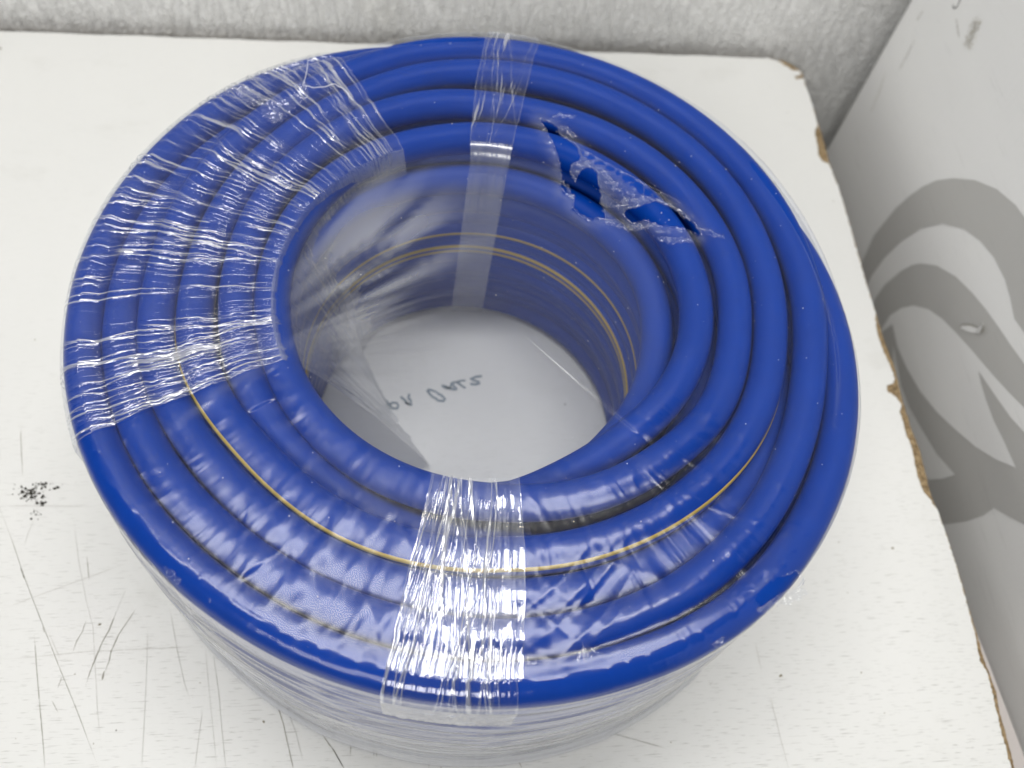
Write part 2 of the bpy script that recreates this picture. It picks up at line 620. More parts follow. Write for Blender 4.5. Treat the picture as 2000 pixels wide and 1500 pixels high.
st = []
for cx, cy, sx, sy, n in ((68, 958, 20, 9, 46), (62, 968, 12, 8, 30), (72, 1005, 8, 5, 16), (84, 972, 6, 10, 12), (90, 948, 16, 4, 16), (48, 968, 5, 5, 10)):
    for _ in range(n):
        p = at([(cx + rng.normal(0, sx), cy + rng.normal(0, sy))], 0)[0]
        st.append((p[0], p[1], 0.0002 + 0.0008 * rng.random() ** 2))
under(blobs('dark_stain', st, plain('black_stain', (0.03, 0.028, 0.02), 0.8)), table)['kind'] = 'stuff'
sp = []
for _ in range(40):
    p = at([(rng.uniform(0, 2000), rng.uniform(130, 1500))], 0)[0]
    if math.hypot(p[0], p[1]) > 0.205:
        sp.append((p[0], p[1], 0.00025 + 0.0006 * rng.random() ** 3))
for a, b, r in ((1627, 394, .0010), (1743, 1071, .0012), (1682, 1314, .0009), (1525, 1320, .0014), (1310, 1450, .0007), (195, 1220, .0012), (515, 1410, .0013),
                (1655, 1158, .0006), (1727, 1393, .0006), (0, 95, .0022)):
    p = at([(a, b)], 0)[0]
    sp.append((p[0], p[1], r * 0.6))
under(blobs('grime_specks', sp, plain('brown_grime', (0.27, 0.24, 0.18), 0.8), seed=4), table)['kind'] = 'stuff'

zt = lambda l: zm(l, 700, 700, 7.143)
for i, l in enumerate([
        [(340, 545), (400, 600), (430, 650), (480, 700), (540, 700), (565, 660), (530, 620), (470, 620), (430, 650)],
        [(590, 535), (650, 580), (700, 640), (750, 655)], [(710, 495), (700, 550), (735, 610), (700, 640), (650, 610)],
        [(965, 440), (1010, 440), (1100, 480), (1180, 530), (1210, 570), (1180, 595), (1110, 590), (1040, 540), (985, 490), (962, 440)],
        [(1165, 375), (1200, 405), (1250, 425), (1290, 400), (1290, 350), (1330, 390), (1375, 440)],
        [(1200, 385), (1290, 425), (1350, 440)], [(1300, 345), (1370, 335), (1440, 380), (1495, 415)], [(1370, 330), (1430, 312), (1495, 308)],
        [(1725, 250), (1640, 260), (1560, 285), (1600, 310), (1680, 330), (1690, 350), (1640, 365), (1560, 360)]]):
    under(stroke('handwriting', at(zt(l), 0.0), 0.0017, M_pen, taper=False, vary=0.1, seed=40 + i), table)

# ------------------------------------------------------------------ carton and board at the right
XB = XR + 0.056
carton = thing('cardboard_carton', 'tall white cardboard carton with grey curved print beyond the table', 'carton', (XB + 0.15, 0.0, -0.745))
e0 = at([(1765, 0), (1618, 300)], x=XB)
yfar = 0.5 * (e0[0, 1] + e0[1, 1])
# body: a slightly bowed front face with a rounded far edge
ny, nz = 60, 50
ys = np.linspace(yfar, -0.55, ny)
zs = np.linspace(-0.74, 0.55, nz)
P = np.zeros((nz, ny + 6, 3))
for i, z in enumerate(zs):
    prof = [(XB + 0.30, yfar - 0.0), (XB + 0.05, yfar - 0.0), (XB + 0.004, yfar - 0.0002), (XB + 0.0014, yfar - 0.0008), (XB + 0.0004, yfar - 0.002), (XB + 0.0001, yfar - 0.0045)]
    for j, (x, y) in enumerate(prof):
        P[i, j] = (x, y, z)
    for j, y in enumerate(ys):
        P[i, j + 6] = (XB, y - 0.008, z)
under(grid('carton_side', P, M_box), carton)
under(box('carton_body', (XB + 0.004, -0.555, -0.745), (XB + 0.29, yfar - 0.004, 0.548), M_box), carton)
zb = lambda l: zm(l, 1600, 300, 1.875)


def sheet(name, px, lift, mat):
    Q = at(densify(px, 4), x=XB - lift)
    Q = Q[:, :]
    n = len(Q)
    return under(mesh(name, Q, [tuple(range(n))], mat), carton)


outer1 = [(100, 560), (120, 480), (160, 390), (200, 300), (280, 200), (330, 155), (380, 120), (430, 98), (490, 90), (570, 97), (650, 130), (720, 190), (770, 260), (820, 360), (850, 480)]
inner1 = [(850, 830), (790, 720), (750, 655), (715, 605), (700, 530), (680, 460), (640, 380), (590, 320), (530, 277), (450, 257), (370, 275), (300, 322), (240, 380), (190, 450), (150, 540), (130, 620)]
sheet('printed_arc', zb(outer1 + inner1), 0.0003, M_print)
outer2 = [(150, 680), (205, 530), (240, 480), (300, 430), (340, 408), (370, 402), (430, 410), (500, 450), (560, 510), (610, 570), (660, 640), (700, 700), (750, 768), (850, 900)]
bottom = [(850, 1400), (750, 1357), (700, 1332), (640, 1298), (600, 1325), (540, 1345), (460, 1357), (405, 1357), (340, 1340), (250, 1280), (150, 1100)]
sheet('printed_arc', zb(outer2 + bottom), 0.0003, M_print)
leaf = [(220, 660), (235, 630), (260, 592), (300, 566), (345, 556), (400, 570), (450, 605), (500, 655), (550, 710), (590, 757), (640, 815), (700, 880), (750, 930), (850, 1040),
        (850, 1130), (750, 1020), (700, 965), (640, 880), (583, 795), (592, 840), (610, 900), (640, 980), (680, 1060), (720, 1150), (650, 1122), (570, 1072), (500, 1012),
        (430, 946), (370, 872), (320, 785), (285, 705), (268, 625)]
sheet('printed_leaf', zb(leaf), 0.0006, M_box)
leaf2 = [(270, 700), (300, 850), (330, 930), (370, 1000), (430, 1100), (497, 1175), (450, 1192), (400, 1195), (330, 1150), (280, 1000)]
sheet('printed_leaf', zb(leaf2), 0.0006, M_box)
zj = lambda l: zm(l, 1400, 0, 3.333)
under(stroke('handwriting', at(zj([(1612, -60), (1585, 0), (1572, 32), (1558, 52), (1546, 55), (1539, 42), (1541, 30)]), x=XB), 0.0009, M_ink, up=(-1, 0, 0), taper=False, vary=0.08), carton)
# torn spot in the paper and a few dents
zk = lambda l: zm(l, 1300, 450, 2.857)
tp = at(zk([(1642, 545), (1665, 522), (1700, 525), (1740, 540), (1795, 515), (1785, 548), (1755, 575), (1720, 572), (1690, 565)]), x=XB - 0.0009)
tp[4:6, 0] -= 0.003
tp[6, 0] -= 0.001
under(mesh('paper_tear', tp, [tuple(range(len(tp)))], M_box), carton)
under(stroke('crease', at(zk([(1642, 548), (1660, 526), (1700, 527), (1745, 545), (1785, 538)]), x=XB - 0.0014), 0.0007, M_dirt, up=(-1, 0, 0)), carton)
under(stroke('crease', at(zk([(1785, 538), (1775, 556), (1757, 577)]), x=XB - 0.0020), 0.0011, M_dirt, up=(-1, 0, 0)), carton)
M_smear = plain('brown_smear', (0.60, 0.58, 0.53), 0.7, 0.2)
sm = []
g = np.random.default_rng(11)
for _ in range(240):
    t = g.random()
    a, b = 1640 + 65 * t + g.normal(0, 16), 285 - 150 * t + g.normal(0, 22)
    q = at(zj([(a, b)]), x=XB)[0]
    sm.append((q[1], q[2], 0.0002 + 0.0007 * g.random() ** 2))
V, F = [], []
for y, z, r in sm:
    b = len(V)
    for k in range(7):
        a = k * 2 * math.pi / 7
        rr = r * (0.5 + g.random())
        V.append((XB - 0.0003 - b * 4e-7, y + rr * math.cos(a) * 0.7, z + rr * math.sin(a) * 1.5))
    F.append(tuple(range(b, b + 7)))
under(mesh('smear', V, F, M_smear), carton)
for l, m in (([(1100, 470), (1060, 600), (1000, 740)], M_smear), ([(1290, 260), (1240, 360), (1180, 470)], M_faint), ([(1345, 70), (1300, 140)], M_faint), ([(1655, 570), (1670, 640)], M_box),
             ([(1560, 120), (1580, 250)], M_faint)):
    under(stroke('scuff', at(zj(l), x=XB), 0.0011, m, up=(-1, 0, 0), vary=0.6), carton)

bz = -0.05
bp = at([(1897, 1210), (1935, 1305), (1990, 1450), (2030, 1560), (1850, 1560), (1840, 1210)], bz)
V = [tuple(p) for p in bp] + [(p[0], p[1], -0.744) for p in bp]
n = len(bp)
o = mesh('board', V, [tuple(range(n))[::-1], tuple(range(n, 2 * n))] + [(i, (i + 1) % n, n + (i + 1) % n, n + i) for i in range(n)], M_pink)
o['label'] = 'pale pinkish board squeezed between the table edge and the printed carton'
o['category'] = 'board'

# ------------------------------------------------------------------ hose coil
H = 0.1592           # top of the coil
RT = 0.0089          # hose radius
coil = thing('hose_coil', 'coil of blue garden hose wrapped in torn clear stretch film', 'hose', (0, 0, 0))

LOOP_P = [(-80, .1190, -.019), (-95, .1195, -.016), (-114, .1200, -.0115), (-130, .1187, -.008), (-148, .1192, -.004), (-171, .1190, -.0005), (-190, .1215, 0), (-220, .1300, 0), (-262, .1405, 0),
          (-280, .1390, 0), (-306, .141, 0), (-327, .141, 0), (-351, .1383, 0), (-368, .1341, 0), (-389, .1303, 0), (-406, .1232, 0), (-426, .1163, 0),
          (-446, .1095, 0), (-469, .1058, 0), (-493, .1035, 0), (-510, .1025, 0), (-530, .1020, 0), (-560, .1050, 0), (-590, .1100, 0), (-620, .1125, 0),
          (-642, .1150, 0), (-665, .1163, 0), (-694, .1171, 0), (-716, .1155, 0), (-731, .1132, 0), (-749, .1085, -.0005), (-768, .1030, -.004), (-787, .1010, -.010), (-806, .1030, -.016), (-830, .1060, -.019)]
LOOP_Q = [(-87, .1344, 0), (-115, .1335, 0), (-141, .1326, 0), (-165, .1385, 0), (-190, .1400, 0), (-214, .1450, 0), (-239, .1530, 0), (-263, .1640, 0),
          (-285, .1676, 0), (-307, .1668, 0), (-328, .1642, 0), (-350, .1582, 0), (-368, .1529, 0), (-386, .1496, 0), (-402, .1457, 0), (-426, .1392, 0), (-447, .1344, 0)]
LOOP_R = [(-10, .1620, -.019), (-25, .1610, -.015), (-43, .1597, -.010), (-69, .1560, -.005), (-87, .1530, -.002), (-112, .1505, 0), (-140, .1500, 0), (-167, .1566, 0),
          (-189, .1580, 0), (-211, .1635, 0), (-239, .1720, 0), (-264, .1835, 0), (-288, .1865, 0), (-313, .1858, 0), (-335, .1825, 0), (-356, .1775, 0),
          (-373, .1730, 0), (-388, .1724, 0), (-406, .1736, 0), (-424, .1737, 0), (-447, .1706, 0), (-470, .1670, 0), (-494, .1670, 0), (-509, .1700, 0),
          (-528, .1728, -.001), (-550, .1750, -.004), (-575, .1790, -.010), (-605, .1850, -.018), (-640, .1895, -.021), (-675, .1905, -.019), (-700, .1908, -.014), (-720, .1910, -.009),
          (-735, .1915, -.006), (-754, .1922, -.002), (-776, .1934, 0), (-795, .190, 0), (-811, .188, 0), (-827, .186, 0), (-846, .1850, 0), (-872, .188, 0),
          (-889, .1897, 0), (-911, .1905, 0), (-926, .191, -.001), (-945, .1920, -.002), (-962, .1920, -.006), (-985, .1910, -.013), (-1010, .190, -.020)]


def curve(knots, step=1.5):
    k = np.array(sorted(knots, key=lambda a: a[0]))
    t = k[:, 0]
    T = np.arange(t[0], t[-1] + 1e-6, step)
    out = []
    for c in (1, 2):
        y = k[:, c]
        m = np.gradient(y, t)
        i = np.clip(np.searchsorted(t, T, side='right') - 1, 0, len(t) - 2)
        h = t[i + 1] - t[i]
        s = (T - t[i]) / h
        out.append((2 * s ** 3 - 3 * s ** 2 + 1) * y[i] + (s ** 3 - 2 * s ** 2 + s) * h * m[i] + (-2 * s ** 3 + 3 * s ** 2) * y[i + 1] + (s ** 3 - s ** 2) * h * m[i + 1])
    return T, out[0], out[1]


NS = 28


def tube(T, R, Z, name='hose_turn', rt=RT, squash=1.0):
    a = np.arange(NS) * 2 * math.pi / NS
    th = np.radians(T)[:, None]
    rr = R[:, None] + rt * np.sin(a)[None]
    zz = Z[:, None] + rt * squash * np.cos(a)[None]
    P = np.stack([rr * np.cos(th), rr * np.sin(th), zz], -1)
    return grid(name, P, M_hose, coil, wrap=True)


def stripe(T, R, Z, ang, parent, width=0.0021, rt=RT):
    da = width / rt / 2
    cols = []
    for d, e in ((-1.25, -0.0003), (-0.9, 0.00022), (0, 0.00030), (0.9, 0.00022), (1.25, -0.0003)):
        a = np.radians(ang) + d * da
        rr = R + (rt + e) * np.sin(a)
        zz = Z + (rt + e) * np.cos(a)
        th = np.radians(T)
        cols.append(np.stack([rr * np.cos(th), rr * np.sin(th), zz], -1))
    return grid('stripe', np.stack(cols, 1), M_yellow, parent)


STRANDS = []


def hose_loop(knots, name, stripes=()):
    T, R, DZ = curve(knots)
    STRANDS.append((T, R, DZ))
    Z = H - RT + DZ
    n = len(T)
    per = 240
    cuts = list(range(0, n - 1, per)) + [n - 1]
    if len(cuts) > 2 and cuts[-1] - cuts[-2] < 60:
        cuts.pop(-2)
    for a, b in zip(cuts[:-1], cuts[1:]):
        s = slice(a, b + 1)
        o = tube(T[s], R[s], Z[s])
        for lo, hi, ang in stripes:
            m = (T[s] >= lo) & (T[s] <= hi)
            if m.sum() > 3:
                stripe(T[s][m], R[s][m], Z[s][m], ang(T[s][m]) if callable(ang) else ang, o)
    return T, R, Z


hose_loop(LOOP_P, 'P', [(-330, -240, 72)])
hose_loop(LOOP_Q, 'Q', [(-447, -87, lambda T: 58 + 62 * smooth(45, 105, np.abs((T + 100 + 180) % 360 - 180)))])
hose_loop(LOOP_R, 'R')

OUT_K = [(-180, .1895), (-169, .1890), (-152, .188), (-126, .1850), (-107, .186), (-91, .188), (-75, .190), (-56, .1934), (-34, .1928), (-12, .1918), (5, .1895), (25, .1875), (47, .1868),
         (72, .1880), (96, .1900), (120, .1920), (150, .1915), (171, .1905), (180, .1895)]


def r_out(thd):
    k = np.array(OUT_K)
    t = (np.asarray(thd) + 180) % 360 - 180
    # smooth periodic interpolation
    f = lambda q: np.interp((q + 180) % 360 - 180, k[:, 0], k[:, 1])
    return (f(t - 6) + f(t - 3) + f(t) + f(t + 3) + f(t + 6)) / 5


# lower layers: what shows through the hole, the side film and the gaps
NL = 8
PITCH = (H - 2 * RT) / (NL - 1)
full = np.arange(-180, 181, 2.0)


def ring(r0, z, seed, follow=None, amp=0.0012):
    g = np.random.default_rng(seed)
    p1, p2 = g.random(2) * 360
    R = r0 + amp * np.sin(np.radians(full + p1)) + amp * 0.6 * np.sin(np.radians(2 * full + p2))
    if follow is not None:
        R = R + follow
    Zr = np.full(len(full), z) + 0.0006 * np.sin(np.radians(2 * full + p2))
    return tube(full, R, Zr), R, Zr


for L in range(1, NL):
    z = H - RT - PITCH * L
    drift = -0.004 * smooth(30, -20, full) * smooth(-75, -40, full) * (L == 1)
    o, R, Zr = ring(0.1035 if L != 1 else 0.1015, z, 100 + L, drift, amp=0.0008)
    if 2 <= L < NL - 1:
        ring(0.1050, z - PITCH / 2, 150 + L, None, amp=0.0008)     # turns nested in the grooves
    if L in (3, 4):
        for k in ((-94,) if L == 3 else (-100, -72)):
            stripe(full, R, Zr, k, o, width=0.0016 if L == 3 else 0.0020)
    if L == 1:
        for r in (0.1215, 0.1405, 0.1595, 0.1775):
            ring(r, z - 0.001, 200 + int(r * 1e4))
    ring(0.0, z, 300 + L, r_out(full) - (0.0010 if L > 1 else 0.0025), amp=0.0007)
for r in (0.113, 0.131, 0.150, 0.168, 0.183):
    ring(r, H - RT - PITCH * 1.75, 500 + int(r * 1e4))

# ------------------------------------------------------------------ stretch film
NTH = 1256
thd = np.arange(NTH) * 360.0 / NTH - 180
th = np.radians(thd)
ro = r_out(thd)
RF = RT + 0.0007


def crest(rr, td):
    """how far the film may sink between the turns below it: 0 on a crest, growing towards a gap"""
    d = np.full(rr.shape, 9.0)
    lo = np.full(td.shape, 9.0)
    for T, R, DZ in STRANDS:
        for k in range(-4, 2):
            q = td + 360 * k
            ok = (q >= T[0]) & (q <= T[-1])
            if not ok.any():
                continue
            r = np.interp(q, T, R)
            dz = np.interp(q, T, DZ)
            r = np.where(ok & (dz > -0.004), r, 9.0)
            d = np.minimum(d, np.abs(rr - r))
            lo = np.minimum(lo, r)
    d = np.where(rr < lo, 0, d)
    return d, lo


def _drop():
    t = np.arange(-180, 180, 1.0)
    best = np.full(t.shape, -0.012)
    for T, R, DZ in STRANDS:
        for k in range(-4, 2):
            q = t + 360 * k
            ok = (q >= T[0]) & (q <= T[-1])
            r = np.interp(q, T, R)
            dz = np.interp(q, T, DZ)
            d = dz - np.maximum(0, (r_out(t) - r - 0.003)) * 0.9
            best = np.where(ok, np.maximum(best, d), best)
    ker = np.hanning(15)
    ker /= ker.sum()
    b = np.convolve(np.concatenate([best, best, best]), ker, 'same')[360:720]
    return np.minimum(b, 0)


DROP = _drop()


def drop(td):
    q = (np.asarray(td) + 180) % 360
    return np.interp(q, np.arange(361), np.append(DROP, DROP[0]))


_g = np.random.default_rng(19)
PUCK = []
for _k in range(330):
    _c = _g.choice([-118, -150, -75, -40, -10, 60], p=[.36, .17, .20, .17, .06, .04])
    _t = _c + _g.normal(0, 17)
    _r = _g.choice([0.105, 0.112, 0.134, 0.137, 0.152, 0.168, 0.172, 0.185]) + _g.normal(0, 0.004)
    _len = abs(_g.normal(0.007, 0.005)) + 0.004
    if _g.random() < 0.12:
        _len *= 2.2
    PUCK.append((_t, _r, _len, abs(_g.normal(0.0011, 0.0007)) + 0.0010, abs(_g.normal(0.00007, 0.00005)) + 0.00002, _g.normal(0.15, 0.35)))
FOLD = []
for (_a, _b, _w, _h) in (((300, 855), (610, 640), .0030, .0007), ((420, 800), (560, 690), .0022, .0005), ((1015, 1310), (1425, 1120), .0034, .0008), ((1030, 1335), (1400, 1200), .0026, .0007),
                         ((1010, 1230), (1230, 1080), .0030, .0005), ((560, 1290), (640, 1150), .0030, .0007), ((640, 1300), (730, 1160), .0022, .0006), ((700, 1310), (760, 1180), .0024, .0006),
                         ((480, 1240), (560, 1130), .0022, .0006), ((520, 1060), (640, 930), .0020, .0005), ((600, 1120), (690, 970), .0022, .0005), ((430, 1180), (520, 1060), .0022, .0005),
                         ((1250, 1290), (1450, 1140), .0022, .0005), ((700, 1080), (770, 990), .002, .0004)):
    _p, _q = at([_a, _b], H)
    FOLD.append((_p[:2], _q[:2], _w, _h * 0.34))


def puckers(rr, td):
    rr, td = np.broadcast_arrays(np.asarray(rr, float), np.asarray(td, float))
    out = np.zeros(rr.shape)
    for t0, r0, L, wd, h, sl in PUCK:
        da = (td - t0 + 180) % 360 - 180
        m = (np.abs(da) * 0.0026 < wd * 3 + L * 0.6) & (np.abs(rr - r0) < L * 2.4)
        if not m.any():
            continue
        dr = rr[m] - r0
        u = np.radians(da[m]) * r0 - sl * dr
        out[m] += h * np.exp(-(u / wd) ** 2 - (dr / L) ** 2)
    x, y = rr * np.cos(np.radians(td)), rr * np.sin(np.radians(td))
    for p, q, wd, h in FOLD:
        d = q - p
        L = math.hypot(*d)
        d = d / L
        a = (x - p[0]) * d[0] + (y - p[1]) * d[1]
        b = -(x - p[0]) * d[1] + (y - p[1]) * d[0]
        m = (a > 0) & (a < L) & (np.abs(b) < wd * 3)
        if m.any():
            out[m] += h * np.exp(-(b[m] / wd) ** 2) * np.sin(np.pi * a[m] / L) ** 0.7
    return out


def surf(rr, td, seed=0, pk=1.0):
    """height of the film on top of the coil, wrinkles included"""
    d, lo = crest(rr, td)
    sag = 0.5 * (1 - np.cos(np.pi * np.minimum(d, 0.0095) / 0.0095)) * (0.00125 - 0.00108 * np.exp(-(((td + 360) % 360 - 256) / 44.0) ** 2))
    sag = sag - drop(td) * smooth(0.010, 0.0, r_out(td) - rr)
    dip = 0.0022 * np.clip(1 - (rr / np.maximum(lo - 0.002, 1e-3)) ** 2, 0, 1)
    x = (td + 180) / 360.0
    # radial puckers, strongest at the front left where the film is taut between the bands
    tdw = (td + 180) % 360 - 180
    fr = np.exp(-((tdw + 112) / 34.0) ** 2) + 0.45 * np.exp(-((tdw + 55) / 34.0) ** 2) + 0.16
    wx = x * 128 + (rr - 0.15) * 26 * (vnoise(x * 7, rr * 0, seed + 5, 7) - 0.35)
    m1 = smooth(0.42, 0.75, vnoise(x * 22, rr * 60, seed + 1, 22))
    p1 = (vnoise(wx, rr * 14, seed + 2, 128) - 0.5) * m1
    m2 = smooth(0.5, 0.8, vnoise(x * 14, rr * 45 + 9, seed + 3, 14))
    p2 = (vnoise(wx * 2.2, rr * 22, seed + 4) - 0.5) * m2
    ontop = smooth(0.085, 0.105, rr)
    # slanting folds at the front right
    sl = np.exp(-((tdw + 74) / 9.0) ** 2) * smooth(0.13, 0.16, rr)
    q = np.radians(tdw + 90) * 0.16 + (rr - 0.19) * 1.7
    p3 = (ridge(q * 75, rr * 12, seed + 8) - 0.4) * sl
    # slow billows: the film spans the front turns like a drum
    b = (fbm(x * 30, rr * 20, seed + 6, 2, 30) - 0.5)
    return H + 0.0007 - sag - dip + ontop * fr * (0.0004 * p1 + 0.00022 * p2) + (pk * puckers(rr, td) if pk else 0) + 0.0004 * p3 + 0.0004 * b * ontop * (0.30 + fr * 0.6)


zr = lambda l: zm(l, 1020, 210, 4.762)
TEAR1 = zr([(160, 120), (215, 215), (260, 290), (320, 420), (345, 520), (360, 640), (355, 740), (400, 810), (480, 830), (470, 940), (540, 1000), (610, 1052), (690, 1042),
            (775, 1042), (765, 960), (730, 870), (735, 800), (705, 720), (700, 610), (650, 555), (580, 565), (520, 625), (492, 690), (460, 640), (440, 590), (465, 535), (535, 512), (540, 440), (500, 360), (420, 300), (360, 272), (325, 185), (240, 130)])
TEAR2 = zr([(930, 1010), (1000, 1075), (1060, 1090), (1130, 1055), (1190, 1075), (1300, 1112), (1480, 1130), (1600, 1185), (1640, 1200), (1670, 1182), (1590, 1080), (1560, 1045), (1480, 975), (1350, 918), (1220, 865),
            (1160, 895), (1060, 930), (990, 935), (950, 970)])
TEAR3 = z9([(500, 560), (540, 490), (580, 462), (640, 432), (700, 412), (730, 400), (768, 450), (745, 492), (690, 502), (640, 532), (600, 560), (560, 592), (512, 614)])
TEARS = [densify(t, 2.5, 0.9, closed=True, seed=60 + i) for i, t in enumerate((TEAR1, TEAR2, TEAR3))]
tear_pts = np.array(sum(([*t] for t in TEARS), []))[::2]

rows = []
f_in = np.concatenate([np.linspace(0.03, 0.50, 30, endpoint=False), np.linspace(0.50, 1.0, 175)])
RR = f_in[:, None] * ro[None]
TD = np.broadcast_to(thd[None], RR.shape)
ZT = surf(RR, TD)
# meet the shoulder of the outer turn
blend = smooth(0.955, 1.0, f_in)[:, None]
ZT = ZT * (1 - blend) + (H - RT + RF + drop(thd)[None]) * blend
# crumple round the tears
Ptop = np.stack([RR * np.cos(th), RR * np.sin(th), ZT], -1)
px = to_px(Ptop)
near = (px[..., 0] > 980) & (px[..., 0] < 1620) & (px[..., 1] > 170) & (px[..., 1] < 1260)
ii = np.argwhere(near)
dist = np.full(RR.shape, 99.0)
pp = px[near]
dd = np.full(len(pp), 1e9)
for k in range(0, len(tear_pts), 4):
    q = tear_pts[k]
    dd = np.minimum(dd, (pp[:, 0] - q[0]) ** 2 + (pp[:, 1] - q[1]) ** 2)
dist[near] = np.sqrt(dd)
cr = np.exp(-(dist / 16.0) ** 2)
X, Y = Ptop[..., 0], Ptop[..., 1]
crum = (ridge(X * 260 + 3, Y * 260, 21) - 0.35) * 0.0011 + (ridge(X * 520, Y * 520, 22) - 0.35) * 0.0006
# the loose sheet between the two openings of the tear
loose = inside(px, zr([(560, 400), (1500, 900), (1240, 850), (950, 960), (760, 900), (700, 620), (560, 540)])) & near
loose_f = np.where(loose, 0.9, 0) + cr * 0.8
Ptop[..., 2] += crum * loose_f + np.where(loose, -0.0012, 0)

na = 16
ang = np.linspace(0, math.pi / 2, na + 1)[1:]
sh = []
for a in ang:
    r = ro + RF * math.sin(a)
    z = H - RT + drop(thd) + RF * math.cos(a) + 0.00035 * (ridge(thd / 360 * 140 + 70, a * 1.2 + 0 * thd, 31, 140) - 0.4)
    sh.append(np.stack([r * np.cos(th), r * np.sin(th), np.broadcast_to(z, r.shape)], -1))
Pfull = np.concatenate([Ptop, np.array(sh)])
arc = np.concatenate([f_in * 0.19, 0.19 + ang * RF])
UV = np.stack([np.broadcast_to((thd[None] + 180) / 360 * 0.9, Pfull.shape[:2]), np.broadcast_to(arc[:, None], Pfull.shape[:2])], -1)
pf = to_px(Pfull)
pc = (pf[:-1] + np.roll(pf, -1, 1)[:-1] + np.roll(pf, -1, 1)[1:] + pf[1:]) / 4
mask = np.zeros(pc.shape[:2], bool)
for t in TEARS:
    mask |= inside(pc, t)
# the sheet over the hole is several layers thick and clouded towards the left
xx, yy = Pfull[..., 0], Pfull[..., 1]
rr_ = np.hypot(xx, yy)
fan_a = np.arctan2(yy + 0.045, xx + 0.125)
fan_d = np.hypot(xx + 0.125, yy + 0.045)
fan = fbm(fan_a * 11 + 40, fan_d * 16, 51, 3) * 0.75 + 0.25 * fbm(fan_a * 34 + 40, fan_d * 20, 52, 2)
cloud = np.exp(-((xx + 0.056) / 0.030) ** 2 - ((yy - 0.012) / 0.046) ** 2) * smooth(0.30, 0.68, fan)
cloud += 0.55 * np.exp(-((xx + 0.030) / 0.030) ** 2 - ((yy - 0.040) / 0.030) ** 2) * smooth(0.36, 0.7, fan)
strk = np.exp(-((fan_a - 0.60) / 0.035) ** 2) * np.exp(-((fan_d - 0.075) / 0.03) ** 2) * 0.25
cre = smooth(0.100, 0.088, rr_) * (0.045 + 0.46 * cloud + 0.0 * strk)
cre[:len(f_in)] += np.where(loose, 0.07, 0) + 0.13 * cr
for k, (p, q, wd, h) in enumerate(FOLD):  # bright streaks along the folds, painted in as extra haze
    d = (q - p) / np.linalg.norm(q - p)
    L = np.linalg.norm(q - p)
    a = (xx - p[0]) * d[0] + (yy - p[1]) * d[1]
    b = -(xx - p[0]) * d[1] + (yy - p[1]) * d[0]
    cre += (0.11 if k == 0 else 0.045) * np.exp(-(b / wd * (0.9 if k == 0 else 1.4)) ** 2) * np.clip(np.sin(np.pi * np.clip(a / L, 0, 1)), 0, 1) * (0.5 + fbm(a * 60 + 9, b * 700, 90 + k, 2))
film = grid('film_wrap', Pfull, M_film, coil, uv=UV, wrap=True, mask=mask, extra=cre)
c0 = Pfull[0]
V = [tuple(c0[:, 0:3].mean(0))] + [tuple(p) for p in c0[::8]]
n = len(V) - 1
fc = mesh('film_centre', V, [(0, 1 + i, 1 + (i + 1) % n) for i in range(n)], M_film, film, True)
fa_ = fc.data.attributes.new('crease', 'FLOAT', 'POINT')
fa_.data.foreach_set('value', np.full(len(V), float(cre[0].mean()), np.float32))

# side wrap: many tight layers round the outside
zz = np.linspace(1.0, 0.0, 110)
side = []
for k, s in enumerate(zz):
    z = 0.0012 + s * (H - RT - 0.0012 + drop(thd))
    x = (thd + 180) / 360
    hor = (ridge(x * 18 + 0, z * 330 + 0 * x, 41, 18) - 0.4) * 0.0010 + (vnoise(x * 40, z * 900 + 0 * x, 42, 40) - 0.5) * 0.0006
    bag = (fbm(x * 9, z * 14 + 0 * x, 43, 2, 9) - 0.4) * 0.006 * math.sin(math.pi * min(1, (1 - s) * 1.25)) ** 1
    bag = np.maximum(bag, -0.0006) * (0.12 + 0.88 * np.exp(-(((thd + 360) % 360 - 240) / 38.0) ** 2))
    flare = 0.004 * max(0, (0.12 - s) / 0.12) ** 2
    flare = flare + 0.0040 * smooth(0.95, 0.45, s) * np.exp(-(((thd + 360) % 360 - 258) / 58.0) ** 2)
    r = ro + RF + (hor * min(1, (1 - s) * 12) + bag + flare)
    side.append(np.stack([r * np.cos(th), r * np.sin(th), z * np.ones(NTH)], -1))
side = np.array(side)
side[0] = Pfull[-1]
UVs = np.stack([np.broadcast_to((thd[None] + 180) / 360 * 1.25, side.shape[:2]), np.broadcast_to((zz * H)[:, None], side.shape[:2])], -1)
sx = (thd[None] + 180) / 360
side_haze = smooth(0.86, 0.40, zz)[:, None] * (0.25 + 0.75 * fbm(sx * 14, zz[:, None] * 16, 61, 3, 14)) + 0.25 * smooth(0.5, 0.75, fbm(sx * 9, zz[:, None] * 26, 62, 2, 9))  # haze painted in lower down, partly for the pale table's reflection
grid('film_side', side, M_side, film, uv=UVs, wrap=True, extra=side_haze * np.ones((1, NTH)))


def thof(p, z=None):
    q = at([p], H if z is None else z)[0]
    return math.degrees(math.atan2(q[1], q[0])), math.hypot(q[0], q[1])


